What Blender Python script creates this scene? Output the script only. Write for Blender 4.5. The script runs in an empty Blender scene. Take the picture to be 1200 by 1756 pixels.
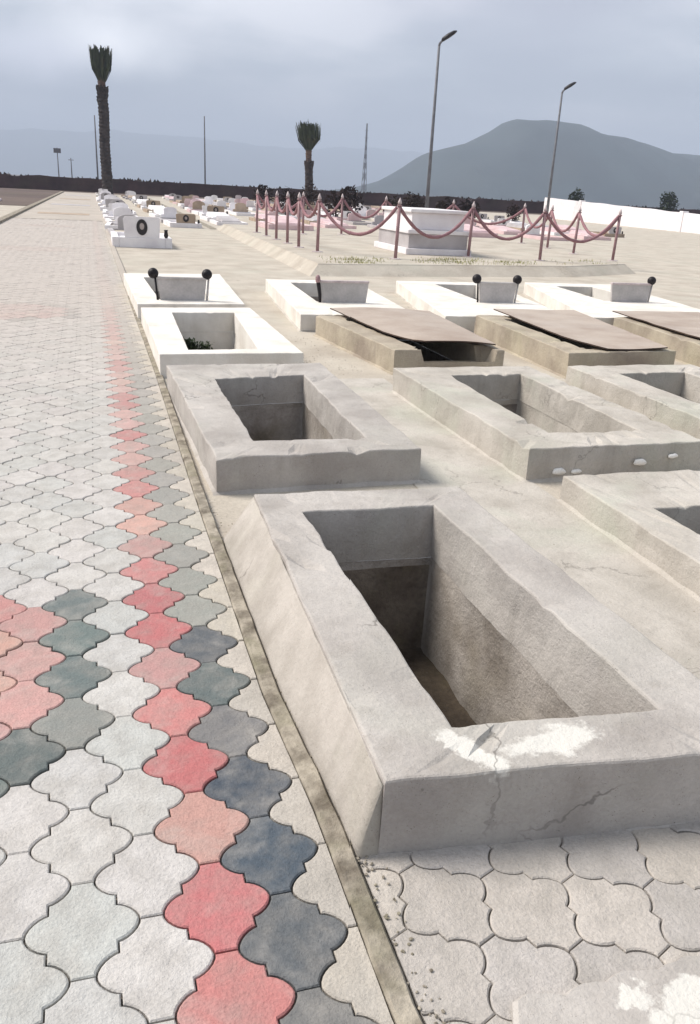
import bpy, bmesh, math, random
from mathutils import Vector, Matrix, noise
R = math.radians
rnd = random.Random(7)
S = bpy.context.scene
COL = S.collection

# ------------------------------------------------------------------ camera
CAM_H = 1.5
YAW, PITCH, ROLL = R(16.9), R(21.0), R(3.0)
cam = bpy.data.cameras.new('camera'); camo = bpy.data.objects.new('camera', cam); COL.objects.link(camo)
F = Vector((math.sin(YAW)*math.cos(PITCH), math.cos(YAW)*math.cos(PITCH), -math.sin(PITCH)))
Rt = Vector((math.cos(YAW), -math.sin(YAW), 0)); U = Rt.cross(F)
R2 = math.cos(ROLL)*Rt + math.sin(ROLL)*U; U2 = -math.sin(ROLL)*Rt + math.cos(ROLL)*U
m = Matrix((R2, U2, -F)).transposed().to_4x4(); m.translation = Vector((0, 0, CAM_H))
camo.matrix_world = m
cam.sensor_fit = 'VERTICAL'; cam.sensor_height = 24.0; cam.lens = 24.0*1430/1756
cam.clip_start = 0.05; cam.clip_end = 16000
S.camera = camo

# ------------------------------------------------------------------ light and exposure
S.view_settings.view_transform = 'Standard'; S.view_settings.look = 'None'
S.view_settings.exposure = 0.62; S.view_settings.gamma = 1.0
SUN_EL, SUN_AZ = R(48), R(-62)          # azimuth from +Y, towards -X
sund = Vector((math.sin(SUN_AZ)*math.cos(SUN_EL), math.cos(SUN_AZ)*math.cos(SUN_EL), math.sin(SUN_EL)))
sun = bpy.data.lights.new('sun', 'SUN'); sun.energy = 3.7; sun.angle = R(26); sun.color = (1.0, 0.94, 0.865)
suno = bpy.data.objects.new('sun', sun); COL.objects.link(suno)
suno.rotation_euler = sund.to_track_quat('Z', 'Y').to_euler(); suno.location = (-30, 20, 60)

world = bpy.data.worlds.new('World'); S.world = world; world.use_nodes = True
nt = world.node_tree; N = nt.nodes; L = nt.links; N.clear()
def nd(N, t, **k):
    n = N.new(t)
    for a, b in k.items(): setattr(n, a, b)
    return n
wo = nd(N, 'ShaderNodeOutputWorld'); bg = nd(N, 'ShaderNodeBackground'); bg.inputs[1].default_value = 1
sky = nd(N, 'ShaderNodeTexSky', sky_type='NISHITA'); sky.sun_disc = False
sky.sun_elevation = SUN_EL; sky.sun_rotation = SUN_AZ; sky.dust_density = 4
skm = nd(N, 'ShaderNodeVectorMath', operation='SCALE'); skm.inputs['Scale'].default_value = 0.07
L.new(sky.outputs[0], skm.inputs[0])
tc = nd(N, 'ShaderNodeTexCoord'); sp = nd(N, 'ShaderNodeSeparateXYZ'); L.new(tc.outputs['Generated'], sp.inputs[0])
# project the direction on a cloud layer
za = nd(N, 'ShaderNodeMath', operation='MAXIMUM'); za.inputs[1].default_value = 0.0; L.new(sp.outputs[2], za.inputs[0])
zb = nd(N, 'ShaderNodeMath', operation='ADD'); zb.inputs[1].default_value = 0.16; L.new(za.outputs[0], zb.inputs[0])
dv = nd(N, 'ShaderNodeVectorMath', operation='DIVIDE'); L.new(tc.outputs['Generated'], dv.inputs[0])
cb = nd(N, 'ShaderNodeCombineXYZ')
for i in range(3): L.new(zb.outputs[0], cb.inputs[i])
L.new(cb.outputs[0], dv.inputs[1])
n1 = nd(N, 'ShaderNodeTexNoise'); n1.inputs['Scale'].default_value = 1.3; n1.inputs['Detail'].default_value = 5; n1.inputs['Roughness'].default_value = .48
mp = nd(N, 'ShaderNodeMapping'); mp.inputs['Location'].default_value = (3.4, 1.3, 0); mp.inputs['Scale'].default_value = (1, 1.0, .3)
L.new(dv.outputs[0], mp.inputs[0]); L.new(mp.outputs[0], n1.inputs['Vector'])
cr = nd(N, 'ShaderNodeValToRGB'); L.new(n1.outputs[0], cr.inputs[0])
e = cr.color_ramp.elements; e[0].position = .36; e[0].color = (.40, .435, .50, 1); e[1].position = .66; e[1].color = (.86, .86, .90, 1)
x = cr.color_ramp.elements.new(.5); x.color = (.53, .57, .625, 1)
CLOUD_A, CLOUD_B, CLOUD_C = (.022, .992, .128), (-.051, .992, .114), (.425, .886, .215)
# low sky: thicker, duller air
hr = nd(N, 'ShaderNodeMapRange'); hr.inputs[1].default_value = 0.0; hr.inputs[2].default_value = 0.20; hr.interpolation_type = 'SMOOTHSTEP'
L.new(sp.outputs[2], hr.inputs[0])
mh = nd(N, 'ShaderNodeMix', data_type='RGBA'); mh.inputs[6].default_value = (.285, .305, .345, 1)
L.new(hr.outputs[0], mh.inputs[0]); L.new(cr.outputs[0], mh.inputs[7])
mx = nd(N, 'ShaderNodeMix', data_type='RGBA'); mx.inputs[0].default_value = .88
cur = mh.outputs[2]
def patch(cur, dr, w, col, amt):
    dt = nd(N, 'ShaderNodeVectorMath', operation='DISTANCE'); _d = Vector(dr).normalized(); dt.inputs[1].default_value = (_d.x, _d.y, _d.z*2.6)
    wn = nd(N, 'ShaderNodeTexNoise'); wn.inputs['Scale'].default_value = 9; wn.inputs['Detail'].default_value = 4; L.new(tc.outputs['Generated'], wn.inputs['Vector'])
    wa = nd(N, 'ShaderNodeVectorMath', operation='MULTIPLY_ADD'); wa.inputs[1].default_value = (.08, .08, .05); L.new(wn.outputs['Color'], wa.inputs[0]); L.new(tc.outputs['Generated'], wa.inputs[2])
    ws = nd(N, 'ShaderNodeVectorMath', operation='SUBTRACT'); ws.inputs[1].default_value = (.04, .04, .025); L.new(wa.outputs[0], ws.inputs[0])
    wz = nd(N, 'ShaderNodeVectorMath', operation='MULTIPLY'); wz.inputs[1].default_value = (1, 1, 2.6); L.new(ws.outputs[0], wz.inputs[0]); L.new(wz.outputs[0], dt.inputs[0]); q = nd(N, 'ShaderNodeMapRange', interpolation_type='SMOOTHSTEP'); q.inputs[1].default_value = w; q.inputs[2].default_value = 0; q.inputs[4].default_value = amt
    L.new(dt.outputs['Value'], q.inputs[0]); o = nd(N, 'ShaderNodeMix', data_type='RGBA'); o.inputs[7].default_value = (*col, 1); L.new(q.outputs[0], o.inputs[0]); L.new(cur, o.inputs[6]); return o.outputs[2]
cur = patch(cur, CLOUD_A, .10, (1.25, 1.24, 1.26), .9); cur = patch(cur, CLOUD_B, .10, (.95, .95, 1.05), .7); cur = patch(cur, CLOUD_C, .30, (.40, .395, .47), .7)
L.new(skm.outputs[0], mx.inputs[6]); L.new(cur, mx.inputs[7])
L.new(mx.outputs[2], bg.inputs[0]); L.new(bg.outputs[0], wo.inputs[0])

# ------------------------------------------------------------------ helpers
def lin(c): return tuple(((v/255)/12.92 if v/255 <= .04045 else ((v/255+.055)/1.055)**2.4) for v in c)
def make_mat(name, base, dark=None, tint=None, scale=3.0, rough=.9, bump=.3, bscale=60, metal=0, fine=.10, cracks=0.0, vcol=False, spec=.25, stain=.5, pores=0.0, lime=()):
    """Weathered surface: broad blotches, tinted patches, fine grain, optional hairline cracks."""
    mt = bpy.data.materials.new(name); mt.use_nodes = True
    nt = mt.node_tree; N = nt.nodes; L = nt.links; b = N['Principled BSDF']
    b.inputs['Roughness'].default_value = rough; b.inputs['Metallic'].default_value = metal
    b.inputs['Specular IOR Level'].default_value = spec
    g = nd(N, 'ShaderNodeNewGeometry')
    def nz(s, d=5, r=.55, dist=0):
        n = nd(N, 'ShaderNodeTexNoise'); n.inputs['Scale'].default_value = s; n.inputs['Detail'].default_value = d
        n.inputs['Roughness'].default_value = r; n.inputs['Distortion'].default_value = dist
        L.new(g.outputs['Position'], n.inputs['Vector']); return n
    def rng(src, a, c, lo=0, hi=1):
        q = nd(N, 'ShaderNodeMapRange'); q.inputs[1].default_value = a; q.inputs[2].default_value = c
        q.inputs[3].default_value = lo; q.inputs[4].default_value = hi; L.new(src, q.inputs[0]); return q.outputs[0]
    def mix(f, a, c, bt='MIX'):
        q = nd(N, 'ShaderNodeMix', data_type='RGBA', blend_type=bt)
        for i, v in ((0, f), (6, a), (7, c)):
            if hasattr(v, 'is_output'): L.new(v, q.inputs[i])
            elif i == 0: q.inputs[0].default_value = v
            else: q.inputs[i].default_value = (*v, 1)
        return q.outputs[2]
    if vcol:
        at = nd(N, 'ShaderNodeAttribute', attribute_name='col'); cur = at.outputs['Color']
    else:
        cur = None
    a = nz(scale)
    if cur is None: cur = mix(rng(a.outputs[0], .38, .66), base, dark or tuple(v*.72 for v in base))
    else: cur = mix(rng(a.outputs[0], .4, .72, 0, stain), cur, dark or (.3, .28, .25))
    if tint:
        t = nz(scale*.55, 3, .6, .6); cur = mix(rng(t.outputs[0], .5, .72, 0, .3 if vcol else .6), cur, tint)
    fn = nz(bscale, 4, .7)
    cur = mix(1.0, cur, mix(rng(fn.outputs[0], .3, .7), (1-fine,)*3, (1+fine,)*3), 'MULTIPLY')
    if pores:
        pn = nz(210, 2, .5); pk = nz(14, 3, .6); pm = nd(N, 'ShaderNodeMath', operation='MULTIPLY')
        L.new(rng(pn.outputs[0], .66, .70, 0, pores), pm.inputs[0]); L.new(rng(pk.outputs[0], .42, .58), pm.inputs[1])
        cur = mix(pm.outputs[0], cur, (.12, .105, .09))
        sk = nd(N, 'ShaderNodeMapping'); sk.inputs['Scale'].default_value = (9, 9, 1.6); L.new(g.outputs['Position'], sk.inputs[0])
        sn = nz(1, 4, .6); L.new(sk.outputs[0], sn.inputs['Vector']); cur = mix(rng(sn.outputs[0], .55, .75, 0, pores*.55), cur, (.24, .215, .185))
    for lx, ly, rx, ry, an, lz in lime:       # splashed lime wash: irregular spots with a soft edge
        w = nz(9, 5, .65); w1 = nd(N, 'ShaderNodeVectorMath', operation='MULTIPLY_ADD'); w1.inputs[1].default_value = (.16, .16, 0); L.new(w.outputs['Color'], w1.inputs[0]); L.new(g.outputs['Position'], w1.inputs[2])
        mp_ = nd(N, 'ShaderNodeMapping', vector_type='TEXTURE'); mp_.inputs['Location'].default_value = (lx+.08, ly+.08, lz); mp_.inputs['Rotation'].default_value = (0, 0, an); mp_.inputs['Scale'].default_value = (rx, ry, .07); L.new(w1.outputs[0], mp_.inputs[0])
        ln_ = nd(N, 'ShaderNodeVectorMath', operation='LENGTH'); L.new(mp_.outputs[0], ln_.inputs[0])
        f2 = nz(38, 5, .7); su = nd(N, 'ShaderNodeMath', operation='ADD'); L.new(ln_.outputs['Value'], su.inputs[0]); L.new(rng(f2.outputs[0], .3, .7, -.22, .22), su.inputs[1])
        cur = mix(rng(su.outputs[0], .85, 1.15, .9, 0), cur, (.62, .60, .555))
    if cracks:
        v = nd(N, 'ShaderNodeTexVoronoi', feature='DISTANCE_TO_EDGE'); v.inputs['Scale'].default_value = 1.7
        w = nz(5, 4, .6); ad = nd(N, 'ShaderNodeVectorMath', operation='MULTIPLY_ADD'); ad.inputs[1].default_value = (.35,)*3
        L.new(w.outputs['Color'], ad.inputs[0]); L.new(g.outputs['Position'], ad.inputs[2]); L.new(ad.outputs[0], v.inputs['Vector'])
        k = nz(1.9, 2); mk = rng(k.outputs[0], .52, .6)
        cm = nd(N, 'ShaderNodeMath', operation='MULTIPLY'); L.new(rng(v.outputs[0], .004, .012, cracks, 0), cm.inputs[0]); L.new(mk, cm.inputs[1])
        cur = mix(cm.outputs[0], cur, (.10, .09, .08))
    L.new(cur, b.inputs['Base Color'])
    bp = nd(N, 'ShaderNodeBump'); bp.inputs['Strength'].default_value = bump; bp.inputs['Distance'].default_value = .006
    hh = nd(N, 'ShaderNodeMath', operation='MULTIPLY_ADD'); hh.inputs[1].default_value = 2.0
    b2 = nz(bscale*.18, 4, .6); L.new(b2.outputs[0], hh.inputs[0]); L.new(fn.outputs[0], hh.inputs[2])
    L.new(hh.outputs[0], bp.inputs['Height']); L.new(bp.outputs[0], b.inputs['Normal'])
    return mt

def tag(o, label=None, cat=None, group=None, kind=None):
    if label: o['label'] = label
    if cat: o['category'] = cat
    if group: o['group'] = group
    if kind: o['kind'] = kind
    return o
def empty(name, loc=(0, 0, 0), rz=0):
    o = bpy.data.objects.new(name, None); COL.objects.link(o); o.location = loc; o.rotation_euler = (0, 0, rz)
    o.empty_display_size = .2; return o
def mesh(name, V, Fc, mat, parent=None, smooth=False, cols=None, loc=None):
    me = bpy.data.meshes.new(name); me.from_pydata([tuple(v) for v in V], [], Fc); me.update()
    if mat:
        for q in (mat if isinstance(mat, list) else [mat]): me.materials.append(q)
    if smooth:
        for p in me.polygons: p.use_smooth = True
    if cols:
        ca = me.color_attributes.new('col', 'FLOAT_COLOR', 'CORNER')
        for p in me.polygons:
            for li in p.loop_indices: ca.data[li].color = (*cols[p.index], 1)
    o = bpy.data.objects.new(name, me); COL.objects.link(o)
    if parent: o.parent = parent
    if loc: o.location = loc
    return o
class MB:
    def __init__(s): s.V = []; s.F = []
    def add(s, V, Fc):
        n = len(s.V); s.V += [Vector(v) for v in V]; s.F += [tuple(i+n for i in f) for f in Fc]; return s
    def box(s, x0, x1, y0, y1, z0, z1, b=0.0, M=None):
        """box with chamfered edges"""
        bm = bmesh.new(); bmesh.ops.create_cube(bm, size=1)
        for v in bm.verts: v.co = Vector(((x0+x1)/2+v.co.x*(x1-x0), (y0+y1)/2+v.co.y*(y1-y0), (z0+z1)/2+v.co.z*(z1-z0)))
        if b: bmesh.ops.bevel(bm, geom=list(bm.edges), offset=b, segments=2, affect='EDGES', profile=.6)
        bm.verts.ensure_lookup_table(); bm.verts.index_update()
        V = [v.co.copy() for v in bm.verts]
        if M is not None: V = [M @ v for v in V]
        s.add(V, [[v.index for v in f.verts] for f in bm.faces]); bm.free(); return s
    def tube(s, pts, rad, n=10, caps=True, jit=0):
        pts = [Vector(p) for p in pts]; k = len(pts); rad = rad if isinstance(rad, (list, tuple)) else [rad]*k
        V = []; Fc = []
        ref = Vector((0, 0, 1)) if abs((pts[-1]-pts[0]).normalized().z) < .9 else Vector((1, 0, 0))
        for i, p in enumerate(pts):
            t = (pts[min(i+1, k-1)]-pts[max(i-1, 0)]).normalized(); a = t.cross(ref).normalized(); b = t.cross(a)
            for j in range(n):
                an = 2*math.pi*j/n; r_ = rad[i]*(1+jit*(rnd.random()-.5))
                V.append(p+a*math.cos(an)*r_+b*math.sin(an)*r_)
        for i in range(k-1):
            for j in range(n):
                Fc.append((i*n+j, i*n+(j+1) % n, (i+1)*n+(j+1) % n, (i+1)*n+j))
        if caps: Fc += [tuple(range(n))[::-1], tuple((k-1)*n+j for j in range(n))]
        return s.add(V, Fc)
    def ball(s, c, r, seg=14, sc=(1, 1, 1)):
        bm = bmesh.new(); bmesh.ops.create_uvsphere(bm, u_segments=seg, v_segments=seg//2+2, radius=r)
        bm.verts.index_update()
        s.add([Vector((v.co.x*sc[0], v.co.y*sc[1], v.co.z*sc[2]))+Vector(c) for v in bm.verts], [[v.index for v in f.verts] for f in bm.faces]); bm.free(); return s
    def prism(s, poly, y0, y1, b=0.0):
        """outline in XZ extruded along Y"""
        n = len(poly); V = [(x, y0, z) for x, z in poly]+[(x, y1, z) for x, z in poly]
        return s.add(V, [tuple(range(n)), tuple(range(2*n-1, n-1, -1))]+[(i, i+n, (i+1) % n+n, (i+1) % n) for i in range(n)])
    def build(s, name, mat, parent=None, smooth=False, loc=None):
        return mesh(name, s.V, s.F, mat, parent, smooth, loc=loc)
def copy_tree(o, parent=None):
    c = o.copy(); COL.objects.link(c)
    if parent: c.parent = parent
    for ch in list(o.children): copy_tree(ch, c)
    return c
def lerp(a, b, t): return a+(b-a)*t
def V2(p): return Vector((p[0], p[1]))

# ------------------------------------------------------------------ materials
M = {}
M['screed'] = make_mat('screed', (.475, .43, .365), (.375, .33, .275), (.42, .405, .34), scale=1.6, bscale=55, bump=.8, fine=.12, cracks=.35)
M['earth_far'] = make_mat('far_earth', (.13, .095, .08), (.075, .052, .048), (.10, .085, .05), scale=.05, bscale=2)
M['concrete'] = make_mat('raw_concrete', (.445, .415, .385), (.325, .298, .275), (.39, .375, .335), scale=3.2, bscale=90, bump=.6, fine=.08, cracks=.55, pores=.7)
M['concrete_lime'] = make_mat('lime_splashed_concrete', (.445, .415, .385), (.325, .298, .275), (.39, .375, .335), scale=3.2, bscale=90, bump=.6, fine=.08, cracks=.55, pores=.7, lime=[(1.02, 1.525, .13, .055, .12, .238), (.80, 1.545, .045, .10, .5, .238)])
M['slab_concrete'] = make_mat('slab_concrete', (.445, .415, .385), (.325, .298, .275), (.39, .375, .335), scale=3.2, bscale=90, bump=.6, fine=.08, cracks=.55, pores=.7, lime=[(.93, .985, .05, .022, 0, .034), (1.03, .945, .09, .04, .3, .034), (1.17, .96, .08, .045, -.3, .034)])
M['concrete_pale'] = make_mat('dusty_concrete', (.48, .445, .40), (.36, .33, .29), (.41, .42, .35), scale=2.6, bscale=80, bump=.6, fine=.08, cracks=.35, pores=.7)
M['concrete_tan'] = make_mat('tan_concrete', (.42, .365, .285), (.27, .225, .18), (.36, .33, .23), scale=2.4, bscale=70, bump=.7, fine=.1, pores=.7)
M['whitewash'] = make_mat('whitewashed_plaster', (.74, .705, .655), (.60, .555, .50), (.68, .655, .58), scale=3.2, bscale=70, bump=.35, fine=.04, pores=.25)
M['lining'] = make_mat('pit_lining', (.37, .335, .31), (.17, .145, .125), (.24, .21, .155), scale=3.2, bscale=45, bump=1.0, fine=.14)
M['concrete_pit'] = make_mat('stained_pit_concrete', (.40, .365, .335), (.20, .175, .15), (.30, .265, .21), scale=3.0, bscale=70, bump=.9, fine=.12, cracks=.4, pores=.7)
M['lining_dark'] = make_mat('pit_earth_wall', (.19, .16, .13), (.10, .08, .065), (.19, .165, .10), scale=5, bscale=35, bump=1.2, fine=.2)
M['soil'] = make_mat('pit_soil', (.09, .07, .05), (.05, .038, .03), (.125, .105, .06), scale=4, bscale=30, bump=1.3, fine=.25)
M['kerb'] = make_mat('mossy_kerb', (.36, .32, .26), (.13, .11, .085), (.22, .205, .14), scale=11, bscale=60, bump=1, fine=.15)
M['plaster'] = make_mat('side_plaster', (.435, .40, .36), (.33, .30, .265), (.38, .36, .30), scale=4.5, cracks=.4, pores=.6, bscale=60, bump=.5, fine=.06)
M['paver'] = make_mat('paver', (.5, .5, .5), dark=(.27, .25, .225), tint=(.47, .44, .40), scale=13, bscale=150, bump=.7, fine=.13, vcol=True, rough=.85, stain=.45)
M['joint'] = make_mat('joint_sand', (.23, .205, .18), (.09, .08, .07), scale=6, bscale=80)
M['joint_light'] = make_mat('joint_light', (.30, .265, .225), (.17, .15, .125), scale=6, bscale=80)
M['joint_far'] = make_mat('joint_pale', (.36, .32, .275), (.27, .24, .2), scale=6, bscale=80)  # paler joint colour, used under the far pavers
M['path_far'] = make_mat('far_paving', (.43, .385, .335), (.37, .33, .285), (.42, .37, .33), scale=.6, bscale=8, fine=.06)
M['sheet'] = make_mat('tan_sheet', (.41, .345, .29), (.32, .255, .21), (.43, .38, .335), scale=2.2, bscale=30, bump=.2, rough=.65, fine=.05)
M['panel'] = make_mat('grey_panel', (.47, .44, .425), (.37, .35, .335), scale=4, bscale=40, bump=.2, rough=.6)
M['black'] = make_mat('black_metal', (.012, .009, .011), scale=8, rough=.5)
M['darkred'] = make_mat('maroon_metal', (.33, .205, .215), (.24, .145, .15), scale=9, rough=.5, bump=.1)
M['rope'] = make_mat('red_rope', (.31, .17, .185), (.23, .12, .13), scale=30, bscale=150, rough=.9)
M['finial'] = make_mat('pale_finial', (.55, .47, .46), (.4, .33, .33), scale=9, rough=.4)
M['marble'] = make_mat('white_marble', (.82, .79, .79), (.70, .66, .67), scale=2, rough=.5, bump=.05, fine=.02)
M['marble_pink'] = make_mat('pink_marble', (.66, .50, .50), (.54, .38, .39), scale=2, rough=.5, bump=.05)
M['marble_grey'] = make_mat('grey_marble', (.46, .43, .43), (.36, .33, .33), scale=2, rough=.5, bump=.05)
M['stone_tan'] = make_mat('tan_stone', (.42, .33, .25), (.30, .23, .175), scale=2, rough=.8)
M['portrait_dark'] = make_mat('portrait_dark', (.035, .03, .032), (.02, .018, .02), scale=12, rough=.3)
M['portrait_skin'] = make_mat('portrait_tone', (.42, .36, .34), scale=12, rough=.3)
M['bark'] = make_mat('palm_bark', (.055, .042, .038), (.025, .02, .02), scale=3, bscale=12, bump=1)
M['husk'] = make_mat('palm_husk', (.13, .085, .065), (.07, .045, .04), scale=3, bscale=12, bump=1)
M['frond'] = make_mat('palm_frond', (.05, .06, .032), (.028, .034, .02), (.07, .055, .033), scale=1.5, bscale=9)
M['leaf'] = make_mat('shrub_leaf', (.05, .07, .03), (.025, .035, .018), (.08, .075, .03), scale=2.5, bscale=12)
M['grass'] = make_mat('dry_grass', (.36, .35, .17), (.25, .25, .11), (.42, .36, .22), scale=3, bscale=20)
M['scrub'] = make_mat('dark_scrub', (.055, .038, .035), (.03, .02, .022), (.07, .06, .03), scale=.3, bscale=3)
M['wall_dark'] = make_mat('dark_stone_wall', (.085, .048, .048), (.045, .026, .028), (.085, .065, .045), scale=.35, bscale=3, bump=.8)
M['pole'] = make_mat('galvanised_pole', (.17, .175, .19), (.12, .12, .135), scale=3, rough=.6)
M['wood_pole'] = make_mat('grey_pole', (.14, .13, .14), scale=2)
M['hill'] = make_mat('hill_rock', (.032, .048, .052), (.018, .028, .032), (.045, .052, .048), scale=.012, bscale=.15, bump=.8)
M['white_paint'] = make_mat('lime_splash', (.86, .84, .80), (.78, .75, .70), scale=8, bscale=80)
M['splash'] = make_mat('lime_wash', (.68, .655, .61), (.52, .49, .45), scale=14, bscale=80)
_nt = M['splash'].node_tree; _b = _nt.nodes['Principled BSDF']; _a = nd(_nt.nodes, 'ShaderNodeAttribute', attribute_name='fade')
_g = nd(_nt.nodes, 'ShaderNodeNewGeometry'); _n = nd(_nt.nodes, 'ShaderNodeTexNoise'); _n.inputs['Scale'].default_value = 45; _n.inputs['Detail'].default_value = 5; _nt.links.new(_g.outputs['Position'], _n.inputs['Vector'])
_m = nd(_nt.nodes, 'ShaderNodeMath', operation='ADD'); _nt.links.new(_a.outputs['Fac'], _m.inputs[0]); _nt.links.new(_n.outputs[0], _m.inputs[1])
_r = nd(_nt.nodes, 'ShaderNodeMapRange'); _r.inputs[1].default_value = .66; _r.inputs[2].default_value = .92; _nt.links.new(_m.outputs[0], _r.inputs[0]); _nt.links.new(_r.outputs[0], _b.inputs['Alpha'])
M['terracotta'] = make_mat('terracotta', (.20, .09, .06), scale=8)

# ------------------------------------------------------------------ graves (near): data
# every pit: outer quad, inner quad (front-left, front-right, back-right, back-left)
NEAR = [
 dict(row=1, label='raw grey concrete grave with white lime splash on its front rim, nearest of all', h=.238, depth=.46, mat='concrete_lime', lin='concrete_pit', low='lining_dark',
      o=[(.562, 1.475), (1.60, 1.385), (1.55, 3.40), (.598, 3.42)], i=[(.800, 1.640), (1.385, 1.598), (1.345, 3.17), (.762, 3.175)], stains=True, skirt=True),
 dict(row=1, label='dark grey concrete open grave between the lime-splashed one and the whitewashed one', h=.200, depth=.66, mat='concrete', lin='concrete_pit', low='lining',
      o=[(.516, 4.085), (1.645, 4.13), (1.66, 6.50), (.445, 6.45)], i=[(.758, 4.37), (1.392, 4.366), (1.425, 6.06), (.750, 5.96)]),
 dict(row=1, label='whitewashed empty grave with weeds growing inside, beside the paved path', h=.200, depth=.21, mat='whitewash', lin='whitewash', low='whitewash',
      o=[(.426, 6.90), (1.625, 6.935), (1.63, 9.72), (.405, 9.62)], i=[(.672, 7.08), (1.27, 7.13), (1.385, 9.30), (.715, 9.27)], weeds=True),
 dict(row=1, label='whitewashed grave beside the path with grey headboard and two black balls', h=.19, depth=.40, mat='whitewash', lin='lining', low='lining',
      o=[(.385, 9.98), (1.63, 10.09), (1.80, 13.6), (.33, 13.4)], i=[(.66, 10.42), (1.26, 10.46), (1.36, 13.0), (.60, 12.9)], board=(.64, 1.21, 10.36, 2)),
 dict(row=2, label='pale dusty concrete grave cut off by the right edge, level with the lime-splashed one', h=.15, depth=.60, mat='concrete_pale', lin='lining', low='lining_dark',
      o=[(2.28, 1.30), (3.45, 1.25), (3.42, 3.72), (2.30, 3.72)], i=[(2.56, 1.62), (3.16, 1.60), (3.14, 3.18), (2.50, 3.20)]),
 dict(row=2, label='pale greenish concrete open grave right of the dark grey one, front wall plaster-splattered', h=.200, depth=.45, mat='concrete_pale', lin='concrete_pale', low='lining',
      o=[(2.26, 4.045), (3.45, 4.06), (3.42, 6.32), (2.215, 6.30)], i=[(2.545, 4.35), (3.17, 4.34), (3.20, 6.02), (2.575, 5.97)], blobs=True),
 dict(row=2, label='tan concrete grave under a sagging sheet with a dark gap at its front', h=.22, depth=.6, mat='concrete_tan', lin='lining', low='lining_dark',
      o=[(2.44, 6.95), (3.50, 6.95), (3.48, 9.02), (2.24, 9.02)], i=[(2.68, 7.12), (3.30, 7.12), (3.26, 8.80), (2.5, 8.80)], lowfront=.08),
 dict(row=2, label='whitewashed grave with a bent dark stake at its grey headboard, second from the path', h=.19, depth=.40, mat='whitewash', lin='lining', low='lining',
      o=[(2.13, 9.28), (3.52, 9.28), (3.82, 13.0), (2.42, 13.0)], i=[(2.60, 10.42), (3.26, 10.46), (3.45, 12.6), (2.72, 12.6)], board=(2.615, 3.225, 10.36, -1)),
 dict(row=3, label='greenish concrete open grave at right edge in front of the fully covered grave', h=.200, depth=.45, mat='concrete_pale', lin='concrete_pale', low='lining',
      o=[(3.80, 4.05), (5.00, 4.08), (5.05, 6.35), (3.80, 6.33)], i=[(4.09, 4.34), (4.70, 4.34), (4.75, 6.02), (4.09, 6.00)]),
 dict(row=3, label='tan concrete grave whose flat sheet covers it to the front edge', h=.235, depth=.6, mat='concrete_tan', lin='lining', low='lining_dark',
      o=[(4.03, 6.72), (5.22, 6.80), (5.36, 9.05), (4.14, 9.05)], i=[(4.30, 6.98), (4.95, 7.0), (5.0, 8.8), (4.38, 8.8)]),
 dict(row=3, label='whitewashed grave with two black balls on its headboard, behind the flat-covered grave', h=.19, depth=.40, mat='whitewash', lin='lining', low='lining',
      o=[(3.86, 9.28), (5.52, 9.28), (6.25, 13.2), (4.58, 13.2)], i=[(4.95, 10.66), (5.60, 10.7), (5.80, 12.8), (5.1, 12.8)], board=(4.86, 5.40, 10.60, 2)),
 dict(row=4, label='concrete grave with tan sheet, cut off by the right edge', h=.235, depth=.5, mat='concrete_tan', lin='lining', low='lining_dark',
      o=[(5.72, 6.85), (6.98, 6.9), (7.3, 9.05), (5.98, 9.05)], i=[(6.0, 7.1), (6.7, 7.1), (7.0, 8.8), (6.3, 8.8)]),
 dict(row=4, label='whitewashed grave at right whose headboard keeps only its right black ball', h=.19, depth=.40, mat='whitewash', lin='lining', low='lining',
      o=[(5.80, 9.28), (7.92, 9.32), (8.75, 13.4), (6.98, 13.4)], i=[(7.05, 11.0), (7.85, 11.05), (8.0, 12.9), (7.3, 12.9)], board=(7.08, 7.73, 10.92, 1)),
]

# ------------------------------------------------------------------ ground with holes for the pits
def ground():
    rects = []
    for g in NEAR:
        xs = [p[0] for p in g['i']]; ys = [p[1] for p in g['i']]
        rects.append((min(xs)-.03, max(xs)+.03, min(ys)-.03, max(ys)+.03))
    xs = sorted(set([-5450, -60, -8, 12, 120, 5450]+[v for r in rects for v in r[:2]]))
    ys = sorted(set([-5450, -20, 14, 40, 96, 300, 5450]+[v for r in rects for v in r[2:]]))
    V = []; idx = {}; Fc = []; mi = []
    for i, x in enumerate(xs):
        for j, y in enumerate(ys): idx[i, j] = len(V); V.append((x, y, 0))
    for i in range(len(xs)-1):
        for j in range(len(ys)-1):
            cx, cy = (xs[i]+xs[i+1])/2, (ys[j]+ys[j+1])/2
            if any(r[0] < cx < r[1] and r[2] < cy < r[3] for r in rects): continue
            Fc.append((idx[i, j], idx[i+1, j], idx[i+1, j+1], idx[i, j+1]))
            mi.append(1 if (cy > 96 or cy < -20 or cx < -8 or cx > 120) else 0)
    o = mesh('ground', V, Fc, [M['screed'], M['earth_far']]); tag(o, kind='structure')
    for p, k in zip(o.data.polygons, mi): p.material_index = k
ground()

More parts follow.
